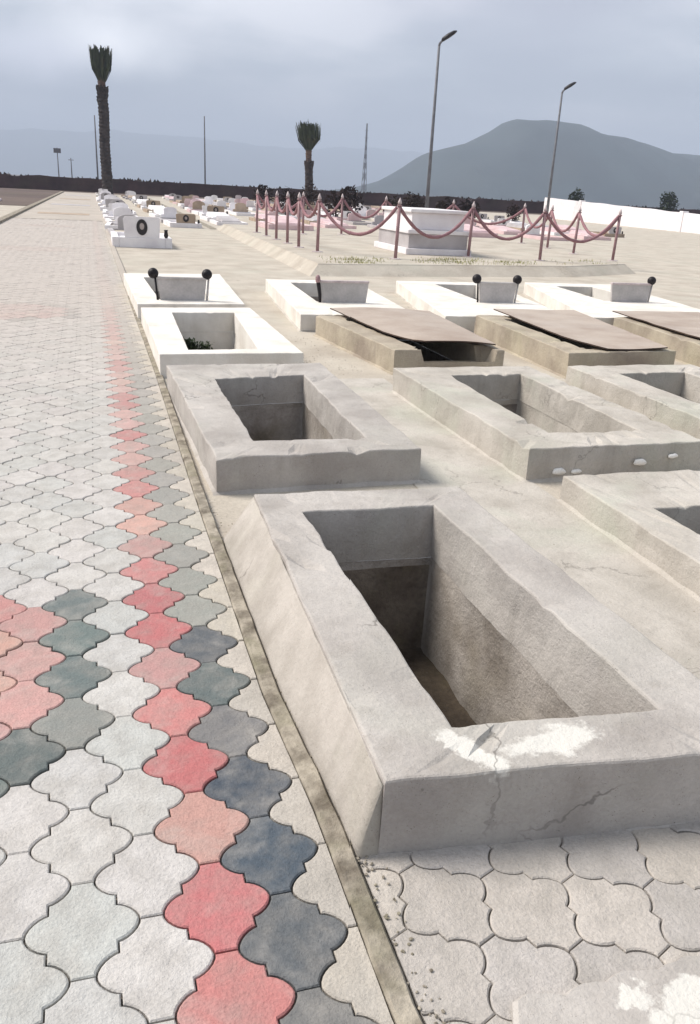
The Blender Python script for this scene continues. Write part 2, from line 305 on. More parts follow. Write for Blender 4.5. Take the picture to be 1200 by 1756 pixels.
# ------------------------------------------------------------------ grave builder
def quad_loop(q, n, z, off=0.0, amp=0.0, seed=0.0, zamp=0.0, fr=5.0):
    c = [V2(p) for p in q]; cen = (c[0]+c[1]+c[2]+c[3])/4; P = []
    # offset corners inward by off
    cc = []
    for k in range(4):
        a = (c[(k+1) % 4]-c[k]).normalized(); b = (c[(k-1) % 4]-c[k]).normalized()
        s = abs(a.x*b.y-a.y*b.x); cc.append(c[k]+(a+b)*(off/max(s, .2)))
    for k in range(4):
        a, b = cc[k], cc[(k+1) % 4]
        for j in range(n):
            p = a.lerp(b, j/n); v = noise.noise_vector(Vector((p.x*fr, p.y*fr, z*fr+seed)))
            v2 = noise.noise_vector(Vector((p.x*fr*5, p.y*fr*5, z*fr*5+seed)))
            P.append(Vector((p.x+(v.x+.4*v2.x)*amp, p.y+(v.y+.4*v2.y)*amp, z+(v.z+.3*v2.z)*zamp)))
    return P
def bridge(loops, close=True):
    n = len(loops[0]); V = [p for l in loops for p in l]; Fc = []
    for i in range(len(loops)-1):
        for j in range(n): Fc.append((i*n+j, i*n+(j+1) % n, (i+1)*n+(j+1) % n, (i+1)*n+j))
    return V, Fc
def grave(g, k):
    o, i, h, d = g['o'], g['i'], g['h'], g['depth']; sd = k*7.3; n = 30
    base = V2(o[0]).lerp(V2(o[2]), .5); root = empty('open_grave', (base.x, base.y, 0)); off = Vector((-base.x, -base.y, 0))
    white = g['mat'] == 'whitewash'; am = .003 if white else .009
    mid1 = [tuple(V2(a).lerp(V2(b), .33)) for a, b in zip(o, i)]; mid2 = [tuple(V2(a).lerp(V2(b), .67)) for a, b in zip(o, i)]
    c = .007
    Ls = [quad_loop(o, n, -.03, 0, am, sd), quad_loop(o, n, h*.5, 0, am, sd), quad_loop(o, n, h-c, 0, am, sd, am), quad_loop(o, n, h-c*.3, c*.4, am, sd, am*.8),
          quad_loop(o, n, h, c*1.2, am, sd, am*.7), quad_loop(mid1, n, h, 0, am, sd, am*.7), quad_loop(mid2, n, h, 0, am, sd, am*.7),
          quad_loop(i, n, h, -c*1.2, am, sd, am*.7), quad_loop(i, n, h-c*.3, -c*.4, am, sd, am*.8), quad_loop(i, n, h-c, 0, am, sd, am),
          quad_loop(i, n, h*.4, 0, am*1.3, sd), quad_loop(i, n, -.01, 0, am*1.3, sd)]
    for l in Ls[2:10]:
        for p in l:
            ch = noise.noise(Vector((p.x*11, p.y*11, sd)))
            if ch > .36: p.z -= (ch-.36)*(.02 if white else .06)
    bd = [quad_loop(o, n, -.01, -.03, .02, sd+9, 0, 9), quad_loop(o, n, .006, -.012, .006, sd+8, .005, 9), quad_loop(o, n, .018, .004, .004, sd+7, .006, 9)]
    bV, bF = bridge(bd); mesh('foot_mortar', [v+off for v in bV], bF, M[g['mat'] if not white else 'concrete_pale'], root, True)
    if g.get('lowfront'):   # front rim worn away where the sheet sags
        for l in Ls[2:10]:
            for p in l:
                if p.y < i[0][1]+.02 and p.x > i[0][0]+.02 and p.x < i[1][0]+.10: p.z *= g['lowfront']
    V, Fc = bridge(Ls); mesh('rim', [v+off for v in V], Fc, M[g['mat']], root, smooth=False)
    # lining, set back behind the rim's inner face
    Ls = [quad_loop(i, n, -.012, -.003, am*1.3, sd), quad_loop(i, n, -.05, -.004, .009, sd+2), quad_loop(i, n, -d*.40, -.002, .009, sd+2),
          quad_loop(i, n, -d*.75, .006, .014, sd+2), quad_loop(i, n, -d-.02, .012, .02, sd+5)]
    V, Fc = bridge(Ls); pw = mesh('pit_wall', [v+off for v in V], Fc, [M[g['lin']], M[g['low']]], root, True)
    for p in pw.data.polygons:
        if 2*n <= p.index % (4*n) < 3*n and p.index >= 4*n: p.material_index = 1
    # floor
    V = []; Fc = []; nn = 14
    q = [V2(p) for p in i]
    for a in range(nn+1):
        for b in range(nn+1):
            p = q[0].lerp(q[1], a/nn).lerp(q[3].lerp(q[2], a/nn), b/nn); p = V2((lerp(base.x, p.x, 1.03), lerp(base.y, p.y, 1.02)))
            V.append(Vector((p.x, p.y, -d+.05*noise.noise(Vector((p.x*4, p.y*4, sd)))))+off)
    for a in range(nn):
        for b in range(nn): Fc.append((a*(nn+1)+b, (a+1)*(nn+1)+b, (a+1)*(nn+1)+b+1, a*(nn+1)+b+1))
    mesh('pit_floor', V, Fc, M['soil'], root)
    if g.get('skirt'):  # plastered slope between rim and kerb on the path side
        P = []; nn = 44; rows = [(0.0, .0), (.004, .035), (.035, .095), (.068, .160), (.094, .214), (.0995, .222), (.103, .214), (.103, 0)]
        for a in range(nn+1):
            t = a/nn; y = lerp(1.478, 3.43, t); xk = kerb_x(y)+.055; xr = lerp(.562, .598, min((y-1.475)/1.945, 1))+.004+.005*noise.noise(Vector((0, y*9, 3)))
            if y > 3.42: xr = lerp(xr, .53, (y-3.42)/.64)
            for fx, z in rows:
                f = fx/.103; P.append(Vector((lerp(xk, xr, f)+.002*noise.noise(Vector((f*3, y*7, 0))), y+.006*noise.noise(Vector((f*9, a*1.0, 2))), z+.004*noise.noise(Vector((f*4, y*6, 9))) if z else -.01))+off)
        m_ = len(rows); Fc = [(a*m_+b, a*m_+b+1, (a+1)*m_+b+1, (a+1)*m_+b) for a in range(nn) for b in range(m_-1)]
        Fc += [tuple(range(m_))[::-1], tuple(nn*m_+b for b in range(m_))]
        mesh('side_plaster', P, Fc, M['plaster'], root, True)
    if g.get('stains'):
        pass
    if g.get('blobs'):
        for cx, cz, s in ((2.47, .055, .05), (2.58, .05, .035), (3.0, .09, .05), (3.22, .12, .035)):
            mb = MB(); mb.ball((0, 0, 0), 1, 10, (s, .012, s*.45))
            for v in mb.V: v += Vector((noise.noise(v*30)*.01, 0, noise.noise(v*25+Vector((3, 0, 0)))*.012))
            mb.build('plaster_blob', M['white_paint'], root, True, Vector((cx, 4.043, cz))+off)
    tag(root, g['label'], 'grave', 'open graves in rows')
    return root
def splat(c, rx, ry, z, root, off, seed, name, arms):
    V = []; n = 64; rings = 5
    for r_ in range(1, rings+2):
        for j in range(n):
            a = 2*math.pi*j/n; e_ = 1+.5*noise.noise(Vector((math.cos(a)*1.6, math.sin(a)*1.6, seed)))+.22*noise.noise(Vector((math.cos(a)*5, math.sin(a)*5, seed)))
            for ax, ay in arms:
                e_ += .35*max(0, math.cos(a-math.atan2(ay, ax)))**10
            f = min(r_/rings, 1.02); dr = .010 if r_ > rings else 0; V.append(Vector((c[0]+math.cos(a)*rx*e_*f, c[1]+math.sin(a)*ry*e_*f, z+.0018*(1-f*f)-dr))+off)
    V.append(Vector((c[0], c[1], z+.0018))+off); Fc = [(r_*n+j, (r_+1)*n+j, (r_+1)*n+(j+1) % n, r_*n+(j+1) % n) for r_ in range(rings) for j in range(n)]
    Fc += [(len(V)-1, j, (j+1) % n) for j in range(n)]
    o = mesh(name, V, Fc, M['splash'], root, True); ca = o.data.color_attributes.new('fade', 'FLOAT_COLOR', 'POINT')
    for q in range(len(V)):
        rr_ = q//n+1; w = 1.0 if q == len(V)-1 else max(0, 1-(min(rr_, rings)/rings)**3); ca.data[q].color = (w, w, w, 1)

# the kerb wanders slightly towards the camera
KX = [(-3, .62), (.4, .545), (1.06, .462), (1.66, .452), (2.2, .418), (3.0, .41), (4.0, .40), (7.1, .39), (11.5, .345), (25, .22), (95, .0)]
def kerb_x(y):
    for (a, xa), (b, xb) in zip(KX, KX[1:]):
        if y <= b: return lerp(xa, xb, max(0, (y-a)/(b-a)))
    return KX[-1][1]

roots = [grave(g, k) for k, g in enumerate(NEAR)]

# weeds in the whitewashed grave: a thing of its own
def weeds(name, loc, n, hgt, spread, label, group=None, seed=1, mat='leaf'):
    r_ = random.Random(seed); mb = MB()
    for _ in range(n):
        a = r_.uniform(0, 6.28); d = abs(r_.gauss(0, spread)); x, y = d*math.cos(a), d*math.sin(a)
        hh = hgt*r_.uniform(.4, 1); le = Vector((r_.uniform(-.4, .4), r_.uniform(-.4, .4), 1)).normalized(); w = hgt*.05*r_.uniform(.6, 1.6)
        s = Vector((math.cos(a+1.5), math.sin(a+1.5), 0))*w; b0 = Vector((x, y, 0)); p = b0+le*hh*.6; t = b0+le*hh+Vector((le.x, le.y, -.15))*hh*.3
        mb.add([b0-s*.5, b0+s*.5, p+s, t, p-s], [(0, 1, 2, 4), (4, 2, 3)])
        for q in range(4):
            c = b0+le*hh*r_.uniform(.3, 1); dd = Vector((r_.uniform(-1, 1), r_.uniform(-1, 1), r_.uniform(-.2, .9))).normalized()*hgt*.22; sd = dd.cross(Vector((0, 0, 1))).normalized()*hgt*.07
            mb.add([c, c+dd*.5+sd, c+dd, c+dd*.5-sd], [(0, 1, 2, 3)])
    o = mb.build(name, M[mat], loc=loc); tag(o, label, 'plant', group); return o
weeds('weed', (.86, 9.02, -.22), 90, .20, .07, 'dark weed clump growing at the back inside the whitewashed grave', 'weeds in the whitewashed grave', 3)
weeds('weed', (1.03, 9.08, -.22), 60, .15, .06, 'smaller weed tuft right of the larger clump in the whitewashed grave', 'weeds in the whitewashed grave', 4)

# ------------------------------------------------------------------ headboards with ball finials
def headboard(x0, x1, y, kind, label):
    t = empty('headboard', ((x0+x1)/2, y, .17)); w = (x1-x0)/2; H = .26
    fl = .03
    mb = MB(); mb.add([(-w+fl, -.018, 0), (w-fl, -.018, 0), (w, -.018, H), (-w, -.018, H), (-w+fl, .018, 0), (w-fl, .018, 0), (w, .018, H), (-w, .018, H)],
                      [(0, 1, 2, 3), (5, 4, 7, 6), (0, 4, 5, 1), (3, 2, 6, 7), (1, 5, 6, 2), (4, 0, 3, 7)])
    mb.build('panel', M['panel'], t)
    MB().box(-w-.004, w+.004, -.03, .03, H+.001, H+.028, .006).build('top_rail', M['finial'] if kind != 2 else M['panel'], t)
    for s in (-1, 1):
        if kind == -1 and s == 1: continue
        if kind == 1 and s == -1: 
            continue
        sx = s*(w+.028)
        if kind == -1:
            p = MB(); p.tube([(sx+.03, -.02, -.02), (sx+.02, -.02, .12), (sx, -.02, .24), (sx-.03, -.02, .33)], [.02, .022, .026, .012], 8).build('bent_stake', M['black'], t, True)
            MB().ball((sx-.01, -.02, .30), .032, 10, (1, 1, 1.7)).build('stake_knot', M['darkred'], t, True); continue
        top = .285
        MB().tube([(sx-s*fl, 0, -.05), (sx, 0, top)], [.014, .012], 8).build('post', M['black'] if s < 0 else M['panel'], t, True)
        b = MB().ball((sx-.02, 0, top+.04), .062, 18); b.build('ball_finial', M['black'], t, True)
    tag(t, label, 'headboard', 'grey headboards on whitewashed graves')
BL = ['grey headboard with two black balls, nearest the paved path', 'grey headboard with a bent dark stake at its left end', 'grey headboard with two black balls, third from the path', 'grey headboard with one black ball at its right end']
for g, lb in zip([g for g in NEAR if g.get('board')], BL): headboard(*g['board'], lb)

# ------------------------------------------------------------------ cover sheets
def sheet(q, z, label, sag=.0, curl=.0, thick=.012, seed=0, arch=0.0):
    n = 36; c = [V2(p) for p in q]; cen = (c[0]+c[1]+c[2]+c[3])/4; T = []
    for a in range(n+1):
        for b in range(n+1):
            u, v = a/n, b/n; p = c[0].lerp(c[1], u).lerp(c[3].lerp(c[2], u), v)
            # rounded front-left corner
            w = .006*noise.noise(Vector((p.x*3, p.y*3, seed)))
            zz = z+w+arch*math.sin(math.pi*u)-sag*math.sin(math.pi*u)*(1-v)**2+curl*max(0, .35-u)/.35*max(0, 1-abs(v-.55)/.4)
            cut = max(0, .22-u)*max(0, .25-v)*2.2
            T.append(Vector((p.x-cen.x+cut*.9, p.y-cen.y+cut*.9, zz)))
    m_ = (n+1)*(n+1); Vv = T+[t-Vector((0, 0, thick)) for t in T]; Fc = []
    g = lambda a, b: a*(n+1)+b
    for a in range(n):
        for b in range(n): Fc.append((g(a, b), g(a+1, b), g(a+1, b+1), g(a, b+1))); Fc.append((m_+g(a, b), m_+g(a, b+1), m_+g(a+1, b+1), m_+g(a+1, b)))
    for a in range(n):
        Fc += [(g(a, 0), m_+g(a, 0), m_+g(a+1, 0), g(a+1, 0)), (g(a+1, n), m_+g(a+1, n), m_+g(a, n), g(a, n)),
               (g(0, a+1), m_+g(0, a+1), m_+g(0, a), g(0, a)), (g(n, a), m_+g(n, a), m_+g(n, a+1), g(n, a+1))]
    o = mesh('cover_sheet', Vv, Fc, [M['sheet'], M['rust']], loc=(cen.x, cen.y, 0), smooth=False)
    for p in o.data.polygons[2*n*n:]: p.material_index = 1
    tag(o, label, 'cover sheet', 'tan sheets laid over graves')
M['rust'] = make_mat('sheet_edge', (.09, .06, .045), (.05, .035, .03), scale=6)
sheet([(2.60, 7.13), (3.44, 7.02), (3.60, 9.15), (2.47, 9.30)], .262, 'thin tan sheet lifted along its front over a dark opening', sag=.0, curl=.0, arch=.02, seed=1)
sheet([(4.28, 6.78), (5.12, 6.80), (5.56, 9.3), (4.50, 9.35)], .272, 'pinkish tan sheet lying flat over the third grave from the path', sag=.015, seed=5)
sheet([(5.82, 6.95), (6.9, 6.95), (7.35, 9.3), (6.1, 9.3)], .272, 'tan sheet over the grave at the right edge of the picture', seed=8)

# ------------------------------------------------------------------ pavers
PA, PB, PN = .285, .252, .050
def half_edge(k):
    """from side lobe (-(a-n)/2,0) to neck (-n/2,b/2): convex lobe, short step, concave mirror; k points per quarter arc"""
    a, b, n = PA, PB, PN; x0 = -(a-n)/2; mx, my = (x0-n/2)/2, b/4
    rx = mx-x0; ry = b*.195; P = []
    for j in range(k+1):
        t = math.pi/2*j/k; P.append((mx-rx*math.cos(t)**1.35, ry*math.sin(t)**1.15))
    Q = [(2*mx-x, 2*my-y) for x, y in P][::-1]
    return P+Q
def tile_outline(k):
    tl = half_edge(k); tr = [(-x, y) for x, y in tl][::-1]; br = [(x, -y) for x, y in tr][::-1]; bl = [(x, -y) for x, y in tl][::-1]
    P = tl+tr[0:]+br[1:]+bl[0:-1]
    out = []
    for p in P:
        if not out or (abs(p[0]-out[-1][0])+abs(p[1]-out[-1][1])) > 1e-5: out.append(p)
    return out
def inset(P, d):
    n = len(P); Q = []
    for i in range(n):
        a, b, c = V2(P[i-1]), V2(P[i]), V2(P[(i+1) % n]); e1 = (b-a).normalized(); e2 = (c-b).normalized()
        nn = Vector((e1.y+e2.y, -(e1.x+e2.x)))
        if nn.length < 1e-6: nn = Vector((e1.y, -e1.x))
        nn.normalize(); Q.append(b+nn*d)          # outline runs clockwise: this normal points inward
    return Q
WHITE = [(.49, .475, .45), (.52, .50, .475), (.46, .45, .43), (.50, .475, .455), (.45, .45, .43)]
REDS = [(.46, .19, .18), (.49, .29, .245), (.43, .15, .15), (.47, .23, .215), (.46, .27, .25)]
DARKS = [(.15, .15, .15), (.105, .115, .125), (.21, .21, .20), (.165, .185, .175), (.13, .155, .15), (.075, .095, .12)]
BEIGE = [(.46, .42, .36), (.44, .405, .36), (.49, .445, .39)]
MED = [(-1.07, 2.50), (-1.20, 10.55), (-1.30, 19.9), (-1.35, 29.5), (-1.4, 39)]
def path_colour(x, y, col, r_):
    # col = index of the half-column to the right of the red one
    def j(c, s=.07):
        f_ = 1+r_.uniform(-s, s); return tuple(max(.02, v*f_*(1+r_.uniform(-s, s)*.15)) for v in c)
    f = min(1, max(0, (y-2.6)/9))*.93        # overexposed, washed-out look of the far path put into the paver colours
    washout = lambda c: tuple(lerp(v, w, f) for v, w in zip(c, (.46, .41, .37)))
    if col == 0: return washout(j(r_.choice(REDS), .1))
    if col == 1: return washout(j(r_.choice(DARKS), .15) if y < 2.8 else j((.27, .27, .25), .12))
    if col >= 2: return j(r_.choice(BEIGE), .05)
    for cx, cy in MED:
        dx, dy = abs(x-cx), abs(y-cy); hh = .80-max(0, dx-.42)*.70
        if dx < .97 and dy < hh:
            if dx < .80 and dy < hh-.22: return washout(j(r_.choice(REDS), .12))
            return washout(j(r_.choice(DARKS), .15))
    return washout(j(r_.choice(WHITE), .04))
def bend(x, y):
    """shift with the kerb"""
    return x+(kerb_x(y)-.415) if y < 12 else x+(kerb_x(y)-.415)
def pave(name, x_right_col, xmin_fn, y0, y1, k, colour, ox, oy, keep=None, rot=0, z=.018, gap=.0025, seed=1):
    r_ = random.Random(seed); O = tile_outline(k); I1 = inset(O, gap); I2 = inset(O, gap+.0035); n = len(O); V = []; Fc = []; C = []
    rows = int((y1-y0)/(PB/2))+2
    for ci in range(-60, x_right_col+1):
        for ri in range(0, int((y1-y0)/PB)+2):
            x = ox+ci*PA/2; y = y0+oy+ri*PB+(PB/2 if ci % 2 else 0)
            cx, cy = (x, y)
            if rot: cx, cy = x*math.cos(rot)-y*math.sin(rot), x*math.sin(rot)+y*math.cos(rot)
            if keep:
                if not keep(cx, cy): continue
            elif not (xmin_fn < x and y < y1): continue
            c = colour(cx, cy, ci, r_); b0 = len(V); dz = r_.uniform(-.0015, .0015); tx, ty = r_.uniform(-.012, .012), r_.uniform(-.012, .012)
            for ring, zz in ((I1, .004), (I1, z-.003), (I2, z)):
                for p in ring:
                    px, py = x+p.x, y+p.y
                    if rot: px, py = px*math.cos(rot)-py*math.sin(rot), px*math.sin(rot)+py*math.cos(rot)
                    else: px = bend(px, py)
                    V.append((px, py, (zz+dz+p.x*tx+p.y*ty) if zz > .005 else zz))
            for ring in (0, 1):
                for j in range(n): Fc.append((b0+ring*n+(j+1) % n, b0+ring*n+j, b0+(ring+1)*n+j, b0+(ring+1)*n+(j+1) % n)); C.append(c)
            Fc.append(tuple(b0+2*n+j for j in range(n))[::-1]); C.append(c)
    return V, Fc, C
# clip pavers at the kerb by squashing verts that pass it
def clipk(V):
    return [(min(v[0], kerb_x(v[1])-.003), v[1], v[2]) for v in V]
V, Fc, C = pave('p', 2, -3.0, -1.2, 8.6, 6, path_colour, .133, .085+.012)
mesh('path', clipk(V), Fc, M['paver'], cols=C)['kind'] = 'structure'
yy0 = -1.2+.097+math.ceil((8.6-(-1.2)-.097)/PB)*PB
V, Fc, C = pave('p', 2, -3.0, yy0-.097, 34, 2, path_colour, .133, .097, seed=2)
mesh('path', clipk(V), Fc, M['paver'], cols=C)['kind'] = 'structure'
# base sheet under the pavers
def strip(xa, xb, ys, z, mat, name, kind='structure'):
    V = []; Fc = []
    for y in ys: V += [(xa(y), y, z), (xb(y), y, z)]
    Fc = [(2*i, 2*i+1, 2*i+3, 2*i+2) for i in range(len(ys)-1)]
    o = mesh(name, V, Fc, mat); o['kind'] = kind; return o
pl = lambda y: kerb_x(y)-3.15-max(0, y-34)*.0
ysn = [-1.3+.5*i for i in range(int(35.5/.5)+1)]
strip(pl, lambda y: kerb_x(y)+.0, [y for y in ysn if y < 8.9], .004, M['joint'], 'path_bed')
strip(pl, lambda y: kerb_x(y)+.0, [y for y in ysn if y > 8.6], .004, M['joint_far'], 'path_bed')
strip(pl, lambda y: kerb_x(y)+.0, [34.2, 45, 60, 75, 97], .016, M['path_far'], 'far_path')
for yb, c in ((39, 0), (52, 1), (66, 0), (80, 1)):
    strip(lambda y: kerb_x(y)-2.6, lambda y: kerb_x(y)-.5, [yb, yb+.9+yb*.02], .022, M['stone_tan'] if c == 0 else M['marble_grey'], 'path_band')

# pavers in front of the nearest grave
def keep2(x, y): return y > 0.0 and y < 1.62 and x > kerb_x(y)+.02 and x < 3.4
def col2(x, y, c, r_): 
    b = r_.choice([(.46, .42, .375), (.44, .405, .37), (.48, .44, .40), (.43, .40, .375)]); return (lambda f_: tuple(v*f_ for v in b))(1+r_.uniform(-.06, .06))
V, Fc, C = pave('q', 40, -9, -2.5, 3.2, 6, col2, 1.0, .02, keep=keep2, rot=R(24), z=.016, gap=.0020, seed=5)
V = [(max(v[0], kerb_x(v[1])+.058), min(v[1], 1.50), v[2]) for v in V]
mesh('grave_paving', V, Fc, M['paver'], cols=C)['kind'] = 'structure'
strip(lambda y: kerb_x(y)+.05, lambda y: 3.5, [-.1, .5, 1.0, 1.3, 1.55], .004, M['joint_light'], 'paving_bed')

# kerb strip
def kerb(name, dx0, dx1, z1, y0, y1, step, mat):
    ys = []; y = y0
    while y < y1: ys.append(y); y += step*(1 if y < 6 else 4)
    ys.append(y1); V = []
    for y in ys:
        n1 = noise.noise(Vector((0, y*8, 1)))*.004; n2 = noise.noise(Vector((5, y*8, 1)))*.005; n3 = noise.noise(Vector((2, y*11, 4)))*.003
        x = kerb_x(y); V += [(x+dx0+n1, y, -.01), (x+dx0+n1, y, z1-.006+n3), (x+dx0+.006+n1, y, z1+n3), (x+dx1-.006+n2, y, z1+n3+.002), (x+dx1+n2, y, z1-.006), (x+dx1+n2, y, -.01)]
    Fc = [(i*6+j, i*6+j+1, i*6+j+7, i*6+j+6) for i in range(len(ys)-1) for j in range(5)]
    o = mesh(name, V, Fc, mat); o['kind'] = 'structure'; return o
kerb('kerb', 0, .052, .027, -1.2, 12, .04, M['kerb'])
kerb('kerb', 0, .10, .03, 12.001, 96, .3, M['path_far'])

# broken slab at lower right
def slab():
    t = empty('plastered_slab', (1.3, .72, 0)); off = Vector((-1.3, -.72, 0)); P = []; n = 60
    top = [(lerp(.70, 2.2, i/n), 1.035+.02*noise.noise(Vector((i*.35, 0, 0)))+.012*noise.noise(Vector((i*1.3, 0, 5)))+lerp(0, .02, i/n)) for i in range(n+1)]
    bot = [(2.2, .3), (.62, .3)]
    pts = top+bot+[(.66+.015*noise.noise(Vector((i, 2, 0))), lerp(.3, 1.0, i/12)) for i in range(1, 12)]
    m_ = len(pts); V = [Vector((x, y, 0))+off for x, y in pts]+[Vector((x, y, .026))+off for x, y in pts]+[Vector((lerp(1.3, x, .985), lerp(.72, y, .985), .034))+off for x, y in pts]
    Fc = [(i, (i+1) % m_, m_+(i+1) % m_, m_+i)[::-1] for i in range(m_)]+[(m_+i, m_+(i+1) % m_, 2*m_+(i+1) % m_, 2*m_+i)[::-1] for i in range(m_)]+[tuple(2*m_+i for i in range(m_))[::-1]]
    mesh('slab', V, Fc, M['slab_concrete'], t)
    tag(t, 'mottled concrete slab with white lime patches at the lower right corner', 'slab')
slab()

strip(lambda y: 1.60, lambda y: 2.30, [1.56, 2.5, 4, 6.8], .004, M['concrete_pale'], 'aisle')
# small rubble and bits round the near graves: each a pebble
def rubble():
    r_ = random.Random(3); mb = MB()
    for _ in range(900):
        y = r_.uniform(.9, 9) if r_.random() < .7 else r_.uniform(.9, 2.4); x = kerb_x(y)+.055+abs(r_.gauss(0, .03)) if r_.random() < .5 and y < 4 else r_.uniform(1.68, 2.2)
        s = r_.uniform(.0015, .005); bm = bmesh.new(); bmesh.ops.create_icosphere(bm, subdivisions=1, radius=s)
        for v in bm.verts: v.co *= r_.uniform(.7, 1.3); v.co.z *= .6
        bm.verts.index_update(); z = .018 if x < .7 else .001
        mb.add([v.co+Vector((x, y, z+s*.3)) for v in bm.verts], [[v.index for v in f.verts] for f in bm.faces]); bm.free()
    o = mb.build('mortar_crumbs', M['kerb']); tag(o, 'mortar crumbs and grit scattered along the kerb and the aisle', 'rubble', kind='stuff')
rubble()
strip(lambda y: 3.62+(y-14)*.012+.03, lambda y: 3.62+(y-14)*.012+.30, [31.6, 38, 45, 60, 85], .010, M['kerb'], 'gutter')

# ------------------------------------------------------------------ platform with the rope barriers and tomb
PZ = .2
def platform():
    pts = [(3.95, 15.9), (9.8, 17.0), (12.1, 18.2), (15.8, 31.5), (4.3, 31.5)]; n = len(pts)
    V = [(lerp(9, x, 1.05), lerp(24, y, 1.05), -.01) for x, y in pts]+[(x, y, PZ-.02) for x, y in pts]+[(lerp(9, x, .997), lerp(24, y, .997), PZ) for x, y in pts]
    Fc = [(i, (i+1) % n, n+(i+1) % n, n+i) for i in range(n)]+[(n+i, n+(i+1) % n, 2*n+(i+1) % n, 2*n+i) for i in range(n)]+[tuple(2*n+i for i in range(n))]
    mesh('platform', V, Fc, M['screed'])['kind'] = 'structure'
platform()
def tufts():
    r_ = random.Random(11); mb = MB()
    cl = [(r_.uniform(4.3, 11.5), 0) for _ in range(22)]+[(4.9+r_.gauss(0, .25), 0) for _ in range(10)]+[(7.2+r_.gauss(0, .4), 0) for _ in range(14)]
    for cx, _ in cl:
        yf = 15.9+(cx-3.95)*.19 if cx < 9.8 else 17+(cx-9.8)*.52
        cy = yf+r_.uniform(.15, 1.5)
        for _ in range(r_.randint(10, 34)):
            x, y = cx+r_.gauss(0, .16), cy+r_.gauss(0, .10); a = r_.uniform(0, 6.28); hh = r_.uniform(.02, .07); s = Vector((math.cos(a), math.sin(a), 0))*.008
            t = Vector((x, y, PZ+hh))+Vector((r_.uniform(-.5, .5), r_.uniform(-.5, .5), 0))*hh
            mb.add([Vector((x, y, PZ))-s, Vector((x, y, PZ))+s, t], [(0, 1, 2)])
    o = mb.build('grass', M['grass']); tag(o, 'thin yellow-green grass along the front of the barrier platform', 'grass', kind='stuff')
tufts()
POSTS = [(4.70, 19.0), (6.05, 17.6), (8.32, 18.95), (9.93, 18.45), (12.33, 19.15)]
LEFT = [(4.70, 19.0), (4.56, 20.3), (4.58, 21.7), (4.59, 23.2), (4.60, 24.7), (4.62, 26.4)]
BACK = [(6.1, 26.6), (7.5, 27.2), (8.8, 26.8), (11.0, 26.6), (13.2, 25.9)]
RIGHT = [(12.33, 19.15), (12.46, 21.3), (12.9, 23.6)]
def post(x, y, lean, label):
    t = empty('barrier_post', (x, y, PZ)); t.rotation_euler = (R(lean[0]), R(lean[1]), 0)
    MB().tube([(0, 0, 0), (0, 0, .012), (0, 0, .02)], [.13, .13, .05], 16).build('base_plate', M['finial'], t)
    MB().tube([(0, 0, .02), (0, 0, 1.06)], .036, 10).build('pole', M['darkred'], t, True)
    MB().tube([(0, 0, 1.06), (0, 0, 1.09)], .052, 12).build('collar', M['darkred'], t, True)
    MB().tube([(0, 0, 1.09), (0, 0, 1.12), (0, 0, 1.15), (0, 0, 1.23)], [.022, .044, .038, .006], 10).build('finial', M['finial'], t, True)
    tag(t, label, 'barrier post', 'barrier posts around the tomb')
seen = {}
names = {'front': 'front', 'left': 'left', 'back': 'back', 'right': 'right'}
ordw = ['first', 'second', 'third', 'fourth', 'fifth', 'sixth', 'seventh', 'eighth', 'ninth', 'tenth', 'eleventh', 'twelfth', 'thirteenth', 'fourteenth', 'fifteenth', 'sixteenth', 'seventeenth', 'eighteenth', 'nineteenth', 'twentieth']
rr = random.Random(5)
for side, P in (('front', POSTS), ('left', LEFT), ('back', BACK), ('right', RIGHT)):
    for i, (x, y) in enumerate(P):
        if (x, y) in seen: continue
        seen[x, y] = 1
        if side == 'front': lb = 'maroon barrier post with pale tip, %s from the left in the front line' % ordw[i]
        elif side == 'left': lb = 'maroon barrier post, %s behind the left front corner post' % ordw[i-1]
        elif side == 'back': lb = 'maroon barrier post, %s from the left in the rear line' % ordw[i]
        else: lb = 'maroon barrier post, %s behind the right front corner post' % ordw[i-1]
        post(x, y, (rr.uniform(-1, 1), rr.uniform(-1, 1)), lb)
def rope(a, b, sag, label, x=0):
    a = Vector((*a, PZ+1.04)); b = Vector((*b, PZ+1.04)); n = 22; mid = (a+b)/2; pts = []
    d = (b-a).normalized()*.04; a += d; b -= d
    for i in range(n+1):
        t = i/n; p = a.lerp(b, t); p.z -= sag*(1-(2*t-1)**2); pts.append(p-mid)
    o = MB().tube(pts, [.036*(1+.10*math.sin(i*2.2)) for i in range(n+1)], 8).build('rope', M['rope'], None, True, mid); tag(o, label, 'rope', 'ropes hanging between the barrier posts')
for k, (s1, P, sg) in enumerate((('front', POSTS, .60), ('left', LEFT, .32), ('back', BACK, .5), ('right', RIGHT, .5))):
    for i in range(len(P)-1): rope(P[i], P[i+1], sg, 'sagging red rope, %s from the %s of the %s barrier line' % (ordw[i], 'left' if s1 in ('front', 'back') else 'front', {'back': 'rear'}.get(s1, s1)))
rope(LEFT[-1], BACK[0], .4, 'sagging red rope joining the left and rear barrier lines')
rope(RIGHT[-1], BACK[-1], .5, 'sagging red rope joining the right and rear barrier lines')

# white tiered tomb
t = empty('tiered_tomb', (7.62, 20.3, PZ)); M4 = M['marble']
MB().box(-.82, .82, -1.25, 1.25, 0, .14, .015).build('base_step', M4, t)
MB().box(-.74, .74, -1.15, 1.15, .1405, .46, .015).build('lower_block', M['marble_grey'], t)
MB().box(-.78, .78, -1.20, 1.20, .461, .55, .015).build('middle_slab', M4, t)
MB().box(-.66, .66, -1.05, 1.05, .551, .92, .015).build('upper_block', M4, t)
MB().box(-.72, .72, -1.12, 1.12, .921, 1.0, .02).build('top_slab', M4, t)
tag(t, 'large white tiered tomb inside the rope barrier', 'tomb')

